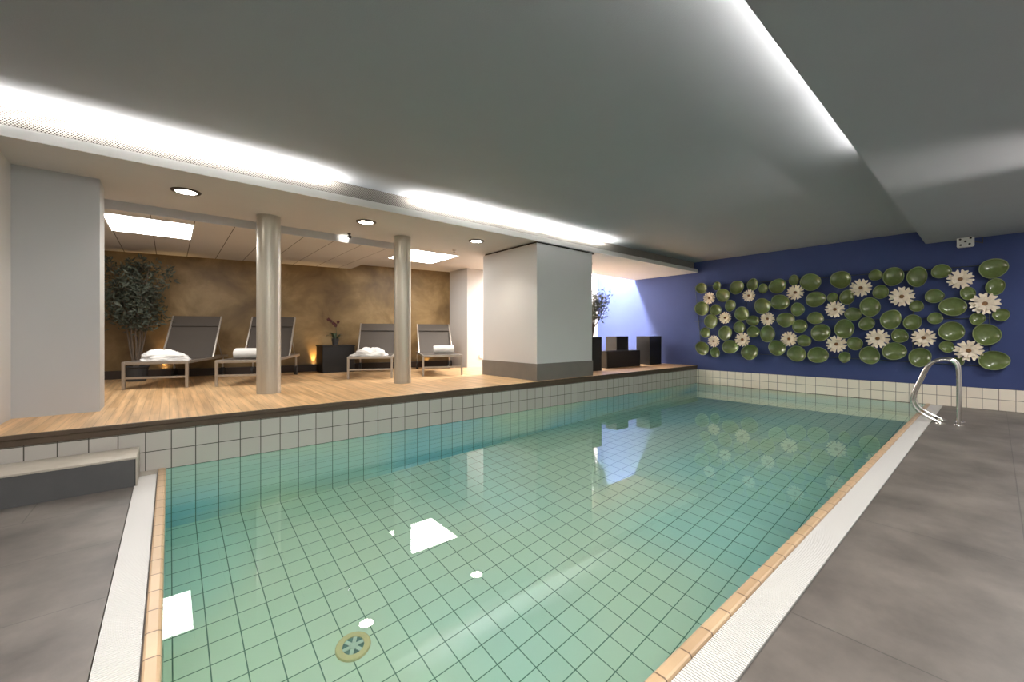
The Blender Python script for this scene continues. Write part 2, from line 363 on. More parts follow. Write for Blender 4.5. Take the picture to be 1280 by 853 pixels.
# skylight well over the niche
w = MB(); w.box((5.22, 5.78, ZL+.02), (5.3, 6.92, 3.6)); w.box((5.3, 5.72, ZL+.02), (XF, 5.78, 3.6)); w.box((5.22, 5.72, 3.55), (XF, 7.0, 3.6))
struct(w.build('window_well', M['white']), 'white skylight shaft above the niche', 'skylight shaft')

# pool edge: coping, gutter channels, gratings
def cope(profile_axis):
    prof = [(0, -.05), (0, -.002), (.004, .006), (.012, .010), (.040, .011), (.047, .008), (.050, 0), (.050, -.05)]
    return prof
b = MB()
pr_ = cope(0)
n = len(pr_)
pts = [(YR-d-.0+.004, z) for d, z in pr_]
vs = [(XE-.045, y, z) for y, z in pts] + [(XF, y, z) for y, z in pts]
b.add(vs, [(i, i+1, n+i+1, n+i) for i in range(n-1)] + [tuple(range(n)), tuple(reversed(range(n, 2*n)))])
struct(b.build('trim_coping', M['coping']), 'beige tile coping along the right pool edge', 'coping')
b = MB(); pts = [(XE-d+.004, z) for d, z in pr_]
vs = [(x, YR-.05, z) for x, z in pts] + [(x, YL, z) for x, z in pts]
b.add(vs, [(i+1, i, n+i, n+i+1) for i in range(n-1)] + [tuple(reversed(range(n))), tuple(range(n, 2*n))])
struct(b.build('trim_coping_end', M['coping']), 'beige tile coping along the left end of the pool', 'coping')
b = MB(); b.box((GX, GY, -.06), (XF, YR-.04, -.035)); b.box((GX, YR-.04, -.06), (XE-.04, YL, -.035))
struct(b.build('trim_gutter', M['channel']), 'pale gutter channel around the pool edge', 'gutter')
def grating(name, along, a0, a1, c0, c1, label):
    b = MB(); pitch = .0111; k = int((a1-a0)/pitch)
    for i in range(k):
        a = a0 + i*pitch
        if along == 0: b.box((a, c0, -.022), (a+.0072, c1, 0.002))
        else: b.box((c0, a, -.022), (c1, a+.0072, 0.002))
    for f in (.04, .5, .96):
        c = c0 + (c1-c0)*f
        if along == 0: b.box((a0, c-.003, -.03), (a1, c+.003, -.003))
        else: b.box((c-.003, a0, -.03), (c+.003, a1, -.003))
    return tag(b.build(name, M['grate']), label, 'gutter grating', 'white gutter gratings')
grating('gutter_grating', 0, GX+.004, XF-.005, GY+.004, YR-.049, 'long white slatted gutter grating along the right edge of the pool')
grating('gutter_grating', 1, YR-.045, YL-.10, GX+.004, XE-.049, 'short white slatted gutter grating at the left end of the pool')
struct(MB().box((GX, YL-.10, -.05), (XE-.046, YL-.001, .008)).build('trim_gutter_end', M['stonecap'], bevel=.003), 'beige stone end piece of the left gutter', 'trim')

# step block left
st = empty('stone_step', (-.17, 3.866, 0))
MB().box((XB+.17, 0, 0), (-.006, YL-3.866, .188)).build('riser', M['slatestep'], st)
MB().box((XB+.17, -.004, .188), (0, YL-3.867, .202)).build('tread', M['stonecap'], st, bevel=.002)
MB().box((-.006, -.003, 0), (.002, YL-3.867, .188)).build('side_cap', M['stonecap'], st)
tag(st, 'low dark slate step with beige stone top at the left', 'step')

# water
wt = MB().box((XE-.02, YR-.02, PD-.06), (XF+.02, YL+.02, -.003)).build('pool_water', M['water'])
tag(wt, 'clear turquoise water filling the pool', 'water', kind='stuff')

# columns
def column(x, y, r, label):
    prof = [(r, 0), (r, 2.39-ZD)]
    return struct(MB().lathe(prof, 48, (x, y, ZD)).build('pillar_column', M['column'], smooth=True), label, 'column')
column(.861, 5.38, .1195, 'round metallic column standing before the second lounger')
column(2.44, 5.312, .113, 'round metallic column standing between the third and fourth loungers')

# ------------------------------------------------------------------ lamps
def tubelight(x0, x1, yf, z, mat, W, label, grp, shield=False):
    n = max(1, round((x1-x0)/1.2)); L = (x1-x0)/n
    for i in range(n):
        xa, xb = x0+i*L+.02, x0+(i+1)*L-.02
        e_ = empty('fluorescent_tube', ((xa+xb)/2, yf((xa+xb)/2), z), math.atan(yf(1) - yf(0))); tag(e_, label, 'lamp', grp)
        h = (xb-xa)/2
        MB().box((-h, -.011, -.022), (h, .0104, -.012)).build('batten', M['plastic'], e_)
        if shield: MB().box((-h, .0105, -.030), (h, .013, .0285)).build('light_shield', M['plastic'], e_)  # unseen plate added to keep direct tube light off the grille
        MB().tube([(-h+.01, 0, 0), (h-.01, 0, 0)], .010, 12).build('tube', mat, e_, smooth=True)
        l = bpy.data.lights.new('tube_light', 'AREA'); l.shape = 'RECTANGLE'; l.size = 2*h-.02; l.size_y = .016; l.color = (1, .955, .88); l.energy = W*2*h
        o = bpy.data.objects.new('tube_light', l); COL.objects.link(o); o.parent = e_; o.location = (0, 0, .0105); o.rotation_euler = (PI, 0, 0)
tubelight(-3.2, 1.25, lambda x: YE(x)+.024, 2.4405, M['tube_em'], 36, 'fluorescent tube lying in the tray below the left ceiling edge', 'tubes in the light tray', True)
tubelight(2.1, 5.6, lambda x: YE(x)+.024, 2.4405, M['tube_em'], 36, 'fluorescent tube lying in the tray below the left ceiling edge', 'tubes in the light tray', True)
tubelight(-3.2, 4.40, lambda x: .60, 2.492, M['tube_em_r'], 17, 'fluorescent tube hidden above the edge of the right soffit', 'tubes above the right soffit')

def ceiling_panel(x0, y0, x1, y1, z, label):
    e_ = empty('ceiling_light_panel', ((x0+x1)/2, (y0+y1)/2, z)); tag(e_, label, 'light panel', 'square ceiling light panels')
    hx, hy = (x1-x0)/2, (y1-y0)/2
    f = MB()
    for a, b_ in (((-hx-.015, -hy-.015), (hx+.015, -hy)), ((-hx-.015, hy), (hx+.015, hy+.015)), ((-hx-.015, -hy), (-hx, hy)), ((hx, -hy), (hx+.015, hy))):
        f.box((a[0], a[1], -.006), (b_[0], b_[1], .004))
    f.build('frame', M['plastic'], e_)
    MB().quad((-hx, -hy, -.003), (-hx, hy, -.003), (hx, hy, -.003), (hx, -hy, -.003)).build('diffuser', M['panel_em'], e_)
    return e_
ceiling_panel(-.52, 5.93, .21, 6.86, 2.298, 'glowing square light panel in the lower ceiling above the plant and first lounger')
ceiling_panel(2.90, 5.94, 3.73, 6.88, 2.388, 'glowing square light panel behind the second column')

def downlight(x, y, label, W):
    e_ = empty('downlight', (x, y, ZL-.01)); tag(e_, label, 'downlight', 'round downlights over the deck')
    MB().lathe([(.078, 0), (.115, 0), (.112, -.007), (.082, -.012), (.078, 0)], 40, caps=False).build('trim_ring', M['darkmetal'], e_, smooth=True)
    MB().quad(*[(.0795*math.cos(-k*PI/16), .0795*math.sin(-k*PI/16), -.006) for k in range(32)]).build('lamp', M['lamp_em'], e_)
    l = bpy.data.lights.new('downlight_beam', 'SPOT'); l.energy = W; l.color = (1, .93, .82); l.spot_size = 2.2; l.spot_blend = .9; l.shadow_soft_size = .02
    o = bpy.data.objects.new('downlight_beam', l); COL.objects.link(o); o.location = (0, 0, -.03); o.parent = e_
downlight(.12, 4.93, 'round downlight with dark rim nearest the white wall end', 48)
downlight(1.78, 4.87, 'round downlight with dark rim between the two columns', 48)
downlight(3.34, 4.83, 'round downlight beside the square white pillar', 48)

def small_spot(x, y, z, label, aim, W):
    e_ = empty('mini_spotlight', (x, y, z)); tag(e_, label, 'spotlight')
    MB().lathe([(.022, 0), (.022, -.012), (.008, -.014), (.008, -.035)], 16).build('mount', M['darkmetal'], e_, smooth=True)
    MB().tube([(0, -.028, -.05), (0, .03, -.036)], [.022, .016], 14).build('lamp_head', M['darkmetal'], e_, smooth=True)
    MB().lathe([(.014, -.056), (.017, -.060)], 14, (0, 0, 0)).build('lens', M['lamp_em'], e_)
    if W:
        l = bpy.data.lights.new('mini_beam', 'SPOT'); l.energy = W; l.color = (1, .95, .86); l.spot_size = 1.5; l.spot_blend = .6; l.shadow_soft_size = .015
        o = bpy.data.objects.new('mini_beam', l); COL.objects.link(o); o.parent = e_; o.location = (0, .05, -.05)
        o.rotation_euler = Vector(aim).to_track_quat('-Z', 'Y').to_euler()
small_spot(1.815, 5.58, ZL-.01, 'tiny spotlight under the lounge ceiling lighting the ceiling step', (-.2, 1, .1), 1.6)
def sprinkler(x, y, z, label):
    e_ = empty('ceiling_sprinkler', (x, y, z)); tag(e_, label, 'sprinkler')
    MB().lathe([(.030, 0), (.028, -.006), (.010, -.008), (.010, -.024)], 18).build('body', M['chrome'], e_, smooth=True)
    MB().lathe([(.020, -.030), (.020, -.033)], 18).build('deflector', M['darkmetal'], e_)
sprinkler(3.434, 5.585, ZL-.01, 'small metal sprinkler in front of the second light panel')
sprinkler(6.2, 5.35, ZL-.01, 'small metal sprinkler under the ceiling of the niche')

def uplight(x, label, W):
    y = YW(x)-.045
    e_ = empty('uplight', (x, y, ZD+.12)); tag(e_, label, 'uplight', 'uplights at the brown wall')
    MB().lathe([(.030, 0), (.040, 0), (.040, .008), (.030, .010)], 24, caps=False).build('trim_ring', M['darkmetal'], e_, smooth=True)
    MB().lathe([(.030, .001), (.030, .006)], 24).build('lens', M['up_em'], e_)
    l = bpy.data.lights.new('uplight_beam', 'SPOT'); l.energy = W; l.color = (1, .60, .22); l.spot_size = .9; l.spot_blend = 1.0; l.shadow_soft_size = .02
    o = bpy.data.objects.new('uplight_beam', l); COL.objects.link(o); o.location = (0, .015, .012); o.parent = e_
    o.rotation_euler = (PI - .12, 0, 0)
uplight(-.06, 'warm uplight on the plinth behind the lounger with the crumpled towel by the plant', 45)
uplight(1.99, 'warm uplight on the plinth left of the black planter box', 45)
uplight(4.06, 'warm uplight on the plinth behind the lounger beside the white return wall', 45)

# daylight opening over the niche
sk = empty('skylight', (7.25, 6.12, 3.3)); tag(sk, 'bright skylight above the niche', 'skylight')
MB().quad((-1.25, -.06, 0), (-1.25, .10, 0), (1.25, .10, 0), (1.25, -.06, 0)).build('pane', M['sky_em'], sk)
f = MB(); f.box((-1.29, -.10, -.01), (1.29, -.06, .03)); f.box((-1.29, .10, -.01), (1.29, .14, .03)); f.box((-1.29, -.06, -.01), (-1.25, .10, .03)); f.box((1.25, -.06, -.01), (1.29, .10, .03))
f.build('frame', M['plastic'], sk)

# square fill lamps out of view, added to brighten floor and water
def fill_lamp(x, y, z, w, h, label):
    e_ = empty('ceiling_fill_lamp', (x, y, z)); tag(e_, label, 'fill lamp', 'added fill lamps out of view')
    f = MB()
    for a, b_ in (((-w/2-.02, -h/2-.02), (w/2+.02, -h/2)), ((-w/2-.02, h/2), (w/2+.02, h/2+.02)), ((-w/2-.02, -h/2), (-w/2, h/2)), ((w/2, -h/2), (w/2+.02, h/2))):
        f.box((a[0], a[1], -.02), (b_[0], b_[1], 0))
    f.build('frame', M['plastic'], e_)
    MB().quad((-w/2, -h/2, -.012), (-w/2, h/2, -.012), (w/2, h/2, -.012), (w/2, -h/2, -.012)).build('diffuser', M['fill_em'], e_)
for x, y in ((.5, -.48), (2.6, -.48), (4.6, -.55), (6.7, -.98)): fill_lamp(x, y, ZS, .6, .6, 'added square fill lamp over the walkway, out of view')
fill_lamp(0, 1.1, ZC, .9, .9, 'added large square fill lamp over the left end of the pool, out of view')

# unseen uplighter added to make the bright patch on the soffit
wu = empty('soffit_fill_lamp', (5.2, YB, 1.75)); tag(wu, 'added half round uplighter on the side wall, out of view', 'wall lamp')
MB().lathe([(.02, -.10), (.10, -.02), (.11, 0), (.10, 0), (.02, -.08)], 28, (0, .11, 0), caps=False).build('bowl', M['plastic'], wu, smooth=True)
MB().lathe([(.05, -.045), (.05, -.035)], 20, (0, .11, 0)).build('lamp', M['lamp_em'], wu)
l = bpy.data.lights.new('soffit_fill_beam', 'SPOT'); l.energy = 170; l.color = (1, .92, .84); l.spot_size = .75; l.spot_blend = 1.0; l.shadow_soft_size = .04
o = bpy.data.objects.new('soffit_fill_beam', l); COL.objects.link(o); o.parent = wu; o.location = (0, .12, .03)
o.rotation_euler = Vector((-.35, 1.5, .67)).to_track_quat('-Z', 'Y').to_euler()

# ------------------------------------------------------------------ loungers
def make_lounger(tilt):
    root = empty('sun_lounger', (0, 0, 0))
    W, L, zs = .31, 1.72, .335          # half width, length, seat height
    t = .022
    f = MB()
    for sx in (-1, 1):
        f.box((sx*W-t/2, 0, zs-.035), (sx*W+t/2, L, zs))
    f.box((-W, 0, zs-.035), (W, t, zs)); f.box((-W, L-t, zs-.035), (W, L, zs))
    f.build('frame', M['alu'], root, bevel=.003)
    for sx in (-1, 1):
        MB().box((sx*W-t/2-.004, -.004, 0), (sx*W+t/2+.004, .030, zs-.004)).build('leg', M['alu'], root, bevel=.003)
    for sx in (-1, 1):
        lg = MB().box((sx*W-t/2, L-.26, .07), (sx*W+t/2, L-.225, zs-.03)).build('leg', M['alu'], root, bevel=.003)
        MB().tube([(sx*W-.018, L-.242, .075), (sx*W+.018, L-.242, .075)], .075, 24).build('wheel', M['rubber'], lg, smooth=True)
    MB().box((-W, .006, .125), (W, .022, .150)).build('stretcher', M['alu'], root, bevel=.002)
    s = MB(); s.box((-W+.012, .02, zs-.010), (W-.012, 1.02, zs-.004))
    s.build('seat', M['sling'], root)
    # backrest, raised
    a = math.radians(tilt); py, pz, BL = 1.03, zs-.008, .74
    d = Vector((0, math.cos(a), math.sin(a))); nrm = Vector((0, -math.sin(a), math.cos(a)))
    P = lambda x, k, h: Vector((x, py, pz)) + d*k + nrm*h
    for sx in (-1, 1):
        bf = MB(); x0, x1 = sorted((sx*(W-.016), sx*(W+.006)))
        bf.hexa([P(x0, 0, -.012), P(x1, 0, -.012), P(x1, BL, -.012), P(x0, BL, -.012), P(x0, 0, .012), P(x1, 0, .012), P(x1, BL, .012), P(x0, BL, .012)])
        bf.build('backrest_frame', M['alu'], root, bevel=.003)
    bs = MB(); xs = W-.014
    nseg = 8
    for i in range(nseg):
        k0, k1 = BL*i/nseg, BL*(i+1)/nseg
        g0, g1 = -.012*math.sin(PI*i/nseg), -.012*math.sin(PI*(i+1)/nseg)
        bs.hexa([P(-xs, k0, g0-.003), P(xs, k0, g0-.003), P(xs, k1, g1-.003), P(-xs, k1, g1-.003), P(-xs, k0, g0+.003), P(xs, k0, g0+.003), P(xs, k1, g1+.003), P(-xs, k1, g1+.003)])
    bb = bs.build('backrest', M['sling'], root)
    hb = MB(); hb.hexa([P(-xs, BL*.74, .004), P(xs, BL*.74, .004), P(xs, BL*.99, .004), P(-xs, BL*.99, .004), P(-xs, BL*.745, .014), P(xs, BL*.745, .014), P(xs, BL*.985, .014), P(-xs, BL*.985, .014)])
    hb.build('headrest', M['sling'], bb, bevel=.004)
    for sx in (-1, 1):
        pr2 = MB(); top = P(sx*(W-.03), BL*.55, -.012)
        pr2.tube([top, (sx*(W-.03), 1.55, zs-.02)], .008, 8)
        pr2.build('backrest_prop', M['alu'], root)
    return root
spots = [(-.127, 6.695, -19.0, 'sun lounger by the potted tree, holding a crumpled white towel'),
         (.74, 6.33, -23.0, 'sun lounger half hidden by the first column, with a rolled towel'),
         (2.30, 6.13, -26.0, 'sun lounger beside the black planter box, partly behind the second column'),
         (3.37, 5.83, -23.0, 'sun lounger right of the second column, holding a rolled towel')]
protos = {0: make_lounger(57), 2: make_lounger(47)}; LG = []
for i, (x, y, a, lb) in enumerate(spots):
    o = protos[i] if i in protos else copy_tree(protos[i-1])
    o.location = (x, y, ZD); o.rotation_euler = (0, 0, math.radians(a))
    tag(o, lb, 'sun lounger', 'sun loungers on the deck'); LG.append(o)
def on_lounger(i, lx, ly, lz):
    x, y, a, _ = spots[i]; a = math.radians(a)
    return (x + lx*math.cos(a) - ly*math.sin(a), y + lx*math.sin(a) + ly*math.cos(a), ZD+lz)
def heap_towel(i, lx, ly, sx, sy, sz, seed, label):
    b = MB(); nu, nv = 56, 26; vs = []
    for j in range(nv+1):
        ph = j/nv*PI/2
        for k in range(nu):
            th = 2*PI*k/nu
            d = Vector((math.cos(th)*math.sin(ph), math.sin(th)*math.sin(ph), math.cos(ph)))
            r = 1 + .22*noise.noise(d*1.7 + Vector((seed, 0, 0))) + .17*abs(noise.noise(d*4.0 + Vector((0, seed, 0)))) + .05*noise.noise(d*11 + Vector((seed, seed, 0)))
            z = max(0, d.z)*r*sz*(1 - .25*math.sin(3*th+seed)*math.sin(ph))
            vs.append((d.x*r*sx, d.y*r*sy, z + (.004 if j < nv else 0)))
    fs = [(j*nu+k, (j+1)*nu+k, (j+1)*nu+(k+1) % nu, j*nu+(k+1) % nu) for j in range(nv) for k in range(nu)]
    fs.append(tuple(reversed([nv*nu+k for k in range(nu)])))
    b.add(vs, fs); o = b.build('towel', M['towel'], None, smooth=True, auto=80)
    o.location = on_lounger(i, lx, ly, .3315); o.rotation_euler = (0, 0, math.radians(spots[i][2]))
    tag(o, label, 'towel', 'white towels on the loungers')
def roll_towel(i, lx, ly, L, R, label):
    b = MB(); n = 90; turns = 3.2; rings = []
    sec = []
    for k in range(n+1):
        t = k/n; a = turns*2*PI*t; r = R*(.18 + .82*t); sec.append((r*math.cos(a), r*math.sin(a)))
    xs = [-L/2, -L/2+.012, -L/6, L/6, L/2-.012, L/2]
    sc = [.93, 1, 1.02, 1.0, 1, .93]
    vs = []
    for x, s_ in zip(xs, sc):
        for y, z in sec: vs.append((x, y*s_, z*s_))
    for x, s_ in zip(xs, sc):
        for q, (y, z) in enumerate(sec):
            rr = math.hypot(y, z); kk = max(.02, (rr-.016)/rr) if rr > .02 else .4
            vs.append((x, y*s_*kk, z*s_*kk))
    m_ = n+1; off = m_*len(xs); fs = []
    for r_ in range(len(xs)-1):
        for k in range(n):
            fs.append((r_*m_+k, r_*m_+k+1, (r_+1)*m_+k+1, (r_+1)*m_+k))
            fs.append((off+r_*m_+k+1, off+r_*m_+k, off+(r_+1)*m_+k, off+(r_+1)*m_+k+1))
    for k in range(n):
        fs.append((k+1, k, off+k, off+k+1)); e0 = (len(xs)-1)*m_
        fs.append((e0+k, e0+k+1, off+e0+k+1, off+e0+k))
    for r_ in range(len(xs)-1):
        fs.append((r_*m_+n, off+r_*m_+n, off+(r_+1)*m_+n, (r_+1)*m_+n))
    b.add(vs, fs); o = b.build('rolled_towel', M['towel'], None, smooth=True, auto=50)
    x, y, z = on_lounger(i, lx, ly, .333+R*1.0)
    o.location = (x, y, z); o.rotation_euler = (0, 0, math.radians(spots[i][2]))
    tag(o, label, 'towel', 'white towels on the loungers')
heap_towel(0, -.01, .30, .255, .20, .12, 1.3, 'large crumpled white towel on the lounger by the potted tree')
roll_towel(1, -.04, .32, .34, .075, 'rolled white towel beside the first column')
heap_towel(2, -.03, .33, .25, .19, .115, 5.1, 'crumpled white towel on the lounger beside the black planter box')
roll_towel(3, .06, .36, .34, .075, 'rolled white towel on the lounger right of the second column')

# ------------------------------------------------------------------ plants and planters
def leaves(b, tips, n, r, ls, lw, rnd, top, rmax):
    for _ in range(n):
        c = Vector(rnd.choice(tips)) + Vector((rnd.gauss(0, r), rnd.gauss(0, r), rnd.gauss(0, r)))
        if c.z > top or abs(c.x) > rmax or abs(c.y) > rmax: continue
        d = Vector((rnd.uniform(-1, 1), rnd.uniform(-1, 1), rnd.uniform(-.6, 1))).normalized()
        w = d.cross(Vector((rnd.uniform(-1, 1), rnd.uniform(-1, 1), rnd.uniform(-1, 1)))).normalized()
        k = rnd.uniform(.7, 1.3); up = d.cross(w)*.12*ls
        b.add([c, c + d*ls*.5*k + w*lw*k - up*.4, c + d*ls*k, c + d*ls*.5*k - w*lw*k - up*.4], [(0, 1, 2), (0, 2, 3)])
def tree(name, loc, base, hh, spread, mat, nstem, nleaf, label, cat, rnd, pot, lsz=.07, low=.45):
    e_ = empty(name, loc); tag(e_, label, cat)
    pot(e_)
    tips = []
    sb = MB()
    for k in range(nstem):
        a = 2*PI*k/nstem + rnd.uniform(-.4, .4); rr = spread*rnd.uniform(.35, 1)
        p0 = Vector((.02*math.cos(a), .02*math.sin(a), base)); p3 = Vector((rr*math.cos(a), rr*math.sin(a), hh*rnd.uniform(.72, .97)))
        pts = [p0.lerp(p3, t) + Vector((0, 0, .12*math.sin(PI*t)*hh*.5)) + Vector((rnd.gauss(0, .015), rnd.gauss(0, .015), 0)) for t in (0, .2, .4, .6, .8, 1)]
        pts[0] = p0
        sb.tube(pts, [.012, .011, .009, .007, .005, .003], 6)
        for t in (.45, .6, .72, .84, 1.0):
            q = pts[min(5, int(t*5))]
            if q.z > hh*low: tips.append(q)
            for _ in range(3):
                w = q + Vector((rnd.gauss(0, spread*.3), rnd.gauss(0, spread*.3), rnd.uniform(.0, .18)*hh*.6)); w.z = min(w.z, hh); w.x = max(-spread, min(spread, w.x)); w.y = max(-spread, min(spread, w.y))
                if w.z > hh*low: sb.tube([q, w], [.004, .002], 5); tips.append(w)
    sb.build('stem', M['bark'], e_, smooth=True)
    lb = MB(); leaves(lb, tips, nleaf, spread*.16, lsz, lsz*.16, rnd, hh*1.02, spread*1.15)
    lb.build('foliage', mat, e_)
    return e_
def round_pot(e_):
    MB().lathe([(.11, 0), (.135, .19), (.15, .2), (.15, .215), (.13, .215), (.125, .18)], 32, caps=False).build('pot', M['pot'], e_, smooth=True)
    MB().lathe([(.126, .17), (.126, .185)], 24).build('soil', M['soil'], e_)
    MB().lathe([(.0, .001), (.11, .001)], 24, caps=False)
tree('potted_tree', (-.36, 8.02, ZD), .18, 1.72, .36, M['leaf'], 9, 3600, 'tall dark leafy tree in a dark pot behind the lounger at the white wall end', 'plant', random.Random(3), round_pot, .075, .42)
def planter_box(e_, hx, hy, h, name='box', soil=True):
    b = MB(); t = .02
    b.box((-hx, -hy, 0), (hx, -hy+t, h)); b.box((-hx, hy-t, 0), (hx, hy, h)); b.box((-hx, -hy+t, 0), (-hx+t, hy-t, h)); b.box((hx-t, -hy+t, 0), (hx, hy-t, h))
    b.build(name, M['black'], e_, bevel=.004)
    if soil: MB().box((-hx+t, -hy+t, 0), (hx-t, hy-t, h-.04)).build('soil', M['soil'], e_)
def tall_box(e_): planter_box(e_, .14, .14, .62)
tree('planted_box', (5.94, 4.88, ZD), .57, 1.44, .30, M['leafgrey'], 9, 1500, 'tall black planter with a grey leaved shrub just right of the white pillar', 'planter', random.Random(11), tall_box, .06, .46)
def planter(x, y, hx, hy, h, rz, label):
    e_ = empty('planter_box', (x, y, ZD), rz); tag(e_, label, 'planter', 'black planters on the deck'); planter_box(e_, hx, hy, h); return e_
planter(7.09, 5.10, .56, .15, .335, -.02, 'low long black planter in front of the tall ones')
planter(7.57, 5.48, .21, .15, .63, -.02, 'tall black planter standing behind the low long planter')
planter(8.24, 5.10, .235, .17, .63, -.02, 'tall black planter against the blue wall')
pb = empty('planter_cabinet', (2.275, 7.72, ZD)); tag(pb, 'large black planter box by the brown wall carrying the orchid', 'planter')
MB().box((-.27, -.2, 0), (.27, .2, .46)).build('body', M['black'], pb, bevel=.005)
MB().box((-.28, -.21, .46), (.28, .21, .48)).build('top', M['black'], pb, bevel=.004)
# orchid
oc = empty('orchid', (2.25, 7.66, ZD+.48)); tag(oc, 'dark red orchid in a small dark pot on the black planter box', 'orchid')
MB().lathe([(.045, 0), (.06, .10), (.062, .115), (.052, .115), (.048, .09)], 24, caps=False).build('pot', M['pot'], oc, smooth=True)
MB().lathe([(.049, .085), (.049, .092)], 20).build('soil', M['soil'], oc)
def strap(b, a, L, w, rise):
    pts = []; n = 7
    for k in range(n+1):
        t = k/n; r = .02 + L*t; z = .09 + rise*math.sin(t*PI*.75); ww = w*math.sin(PI*min(1, .12+.88*t))+.002
        c = Vector((r*math.cos(a), r*math.sin(a), z)); s = Vector((-math.sin(a), math.cos(a), 0))*ww
        pts.append((c-s, c+Vector((0, 0, -.005)), c+s))
    vs = [q for p3 in pts for q in p3]
    fs = []
    for k in range(n):
        for j in (0, 1): fs.append((k*3+j, k*3+j+1, k*3+j+4, k*3+j+3))
    b.add(vs, fs)
lb = MB()
for a, L, rs in ((.3, .13, .10), (2.6, .14, .09), (3.6, .11, .13), (5.2, .12, .07), (1.3, .10, .12)): strap(lb, a, L, .026, rs)
lb.build('leaf_rosette', M['orchidleaf'], oc, smooth=True)
ax = Vector((.76, -.65, 0))                  # spray spreads sideways as seen from the pool
sp_ = [Vector((0, 0, .09)), ax*.02 + Vector((0, 0, .22)), ax*.01 + Vector((0, 0, .33)), ax*-.05 + Vector((0, 0, .41)), ax*-.13 + Vector((0, 0, .46))]
sb = MB(); sb.tube(sp_, .004, 6); sb.tube([sp_[2], ax*.05 + Vector((0, 0, .40)), ax*.07 + Vector((0, 0, .405))], .003, 6); sb.build('stem', M['orchidleaf'], oc, smooth=True)
for q in (ax*-.12 + Vector((0, 0, .455)), ax*-.075 + Vector((0, 0, .425)), ax*-.03 + Vector((0, 0, .385)), ax*.01 + Vector((0, 0, .345)), ax*.055 + Vector((0, 0, .41)), ax*.0 + Vector((0, 0, .365))):
    fb = MB(); nrm = Vector((-.65, -.76, .1)).normalized(); u = nrm.cross(Vector((0, 0, 1))).normalized(); w = u.cross(nrm)
    for k in range(5):
        a = 2*PI*k/5 + .3; d = u*math.cos(a) + w*math.sin(a); t = nrm.cross(d)
        c = q + nrm*.006
        fb.add([c, c + d*.020 + t*.014, c + d*.034 + nrm*.004, c + d*.020 - t*.014], [(0, 1, 2, 3)])
    fb.tube([q, q + nrm*.02], [.008, .004], 8)
    fb.build('blossom', M['orchidred'], oc)

# ------------------------------------------------------------------ grab rails
RAIL = [(.28, 0.0), (.28, .28), (.28, .50)] + [(on_x(u, v, 6.93).y, on_x(u, v, 6.93).z) for u, v in ((1197.5, 462), (1195.5, 455), (1190, 451), (1183, 449.5), (1172, 450.5), (1164, 453), (1157, 460), (1150, 474), (1143, 488), (1139.5, 498), (1141, 507), (1148, 515), (1158, 521), (1167, 525))] + [(.43, 0.0)]
def rail(x, label):
    e_ = empty('grab_rail', (x, .28, 0)); tag(e_, label, 'grab rail', 'steel grab rails')
    def P(y, z): return (0, y-.28, z)
    pts = RAIL
    # smooth the path
    P0 = [Vector(P(y, z)) for y, z in pts]
    for _ in range(2):
        q = [P0[0]]
        for a, b_ in zip(P0, P0[1:]): q += [a.lerp(b_, .25), a.lerp(b_, .75)]
        q.append(P0[-1]); P0 = q
    MB().tube(P0, .0185, 14).build('tube', M['chrome'], e_, smooth=True)
    for y in (.28, .43):
        MB().lathe([(.045, 0), (.043, .006), (.022, .010)], 24, (0, y-.28, 0)).build('flange', M['chrome'], e_, smooth=True)
rail(6.93, 'polished steel grab rail at the pool edge, the nearer of the pair')
rail(7.22, 'polished steel grab rail at the pool edge, the one closer to the blue wall')

# ------------------------------------------------------------------ pool drain
dr = empty('floor_drain', (.79, 2.36, PD)); tag(dr, 'round brass coloured drain on the tiled pool bottom', 'drain')
MB().lathe([(.058, .004), (.058, .012), (.088, .012), (.094, .006), (.094, 0)], 40, caps=False).build('rim', M['drain'], dr, smooth=True)
MB().lathe([(.058, .002), (.058, .005)], 40).build('well', M['drainhole'], dr)
b = MB()
for k in range(6):
    a = PI*k/6*2; d = Vector((math.cos(a), math.sin(a), 0)); t = Vector((-d.y, d.x, 0))*.010
    b.hexa([d*.0-t+Vector((0,0,.005)), d*.056-t+Vector((0,0,.005)), d*.056+t+Vector((0,0,.005)), t+Vector((0,0,.005)), -t+Vector((0,0,.010)), d*.056-t+Vector((0,0,.010)), d*.056+t+Vector((0,0,.010)), t+Vector((0,0,.010))])
b.lathe([(.022, .005), (.022, .012), (.012, .016)], 20); b.build('spokes', M['drainhub'], dr)

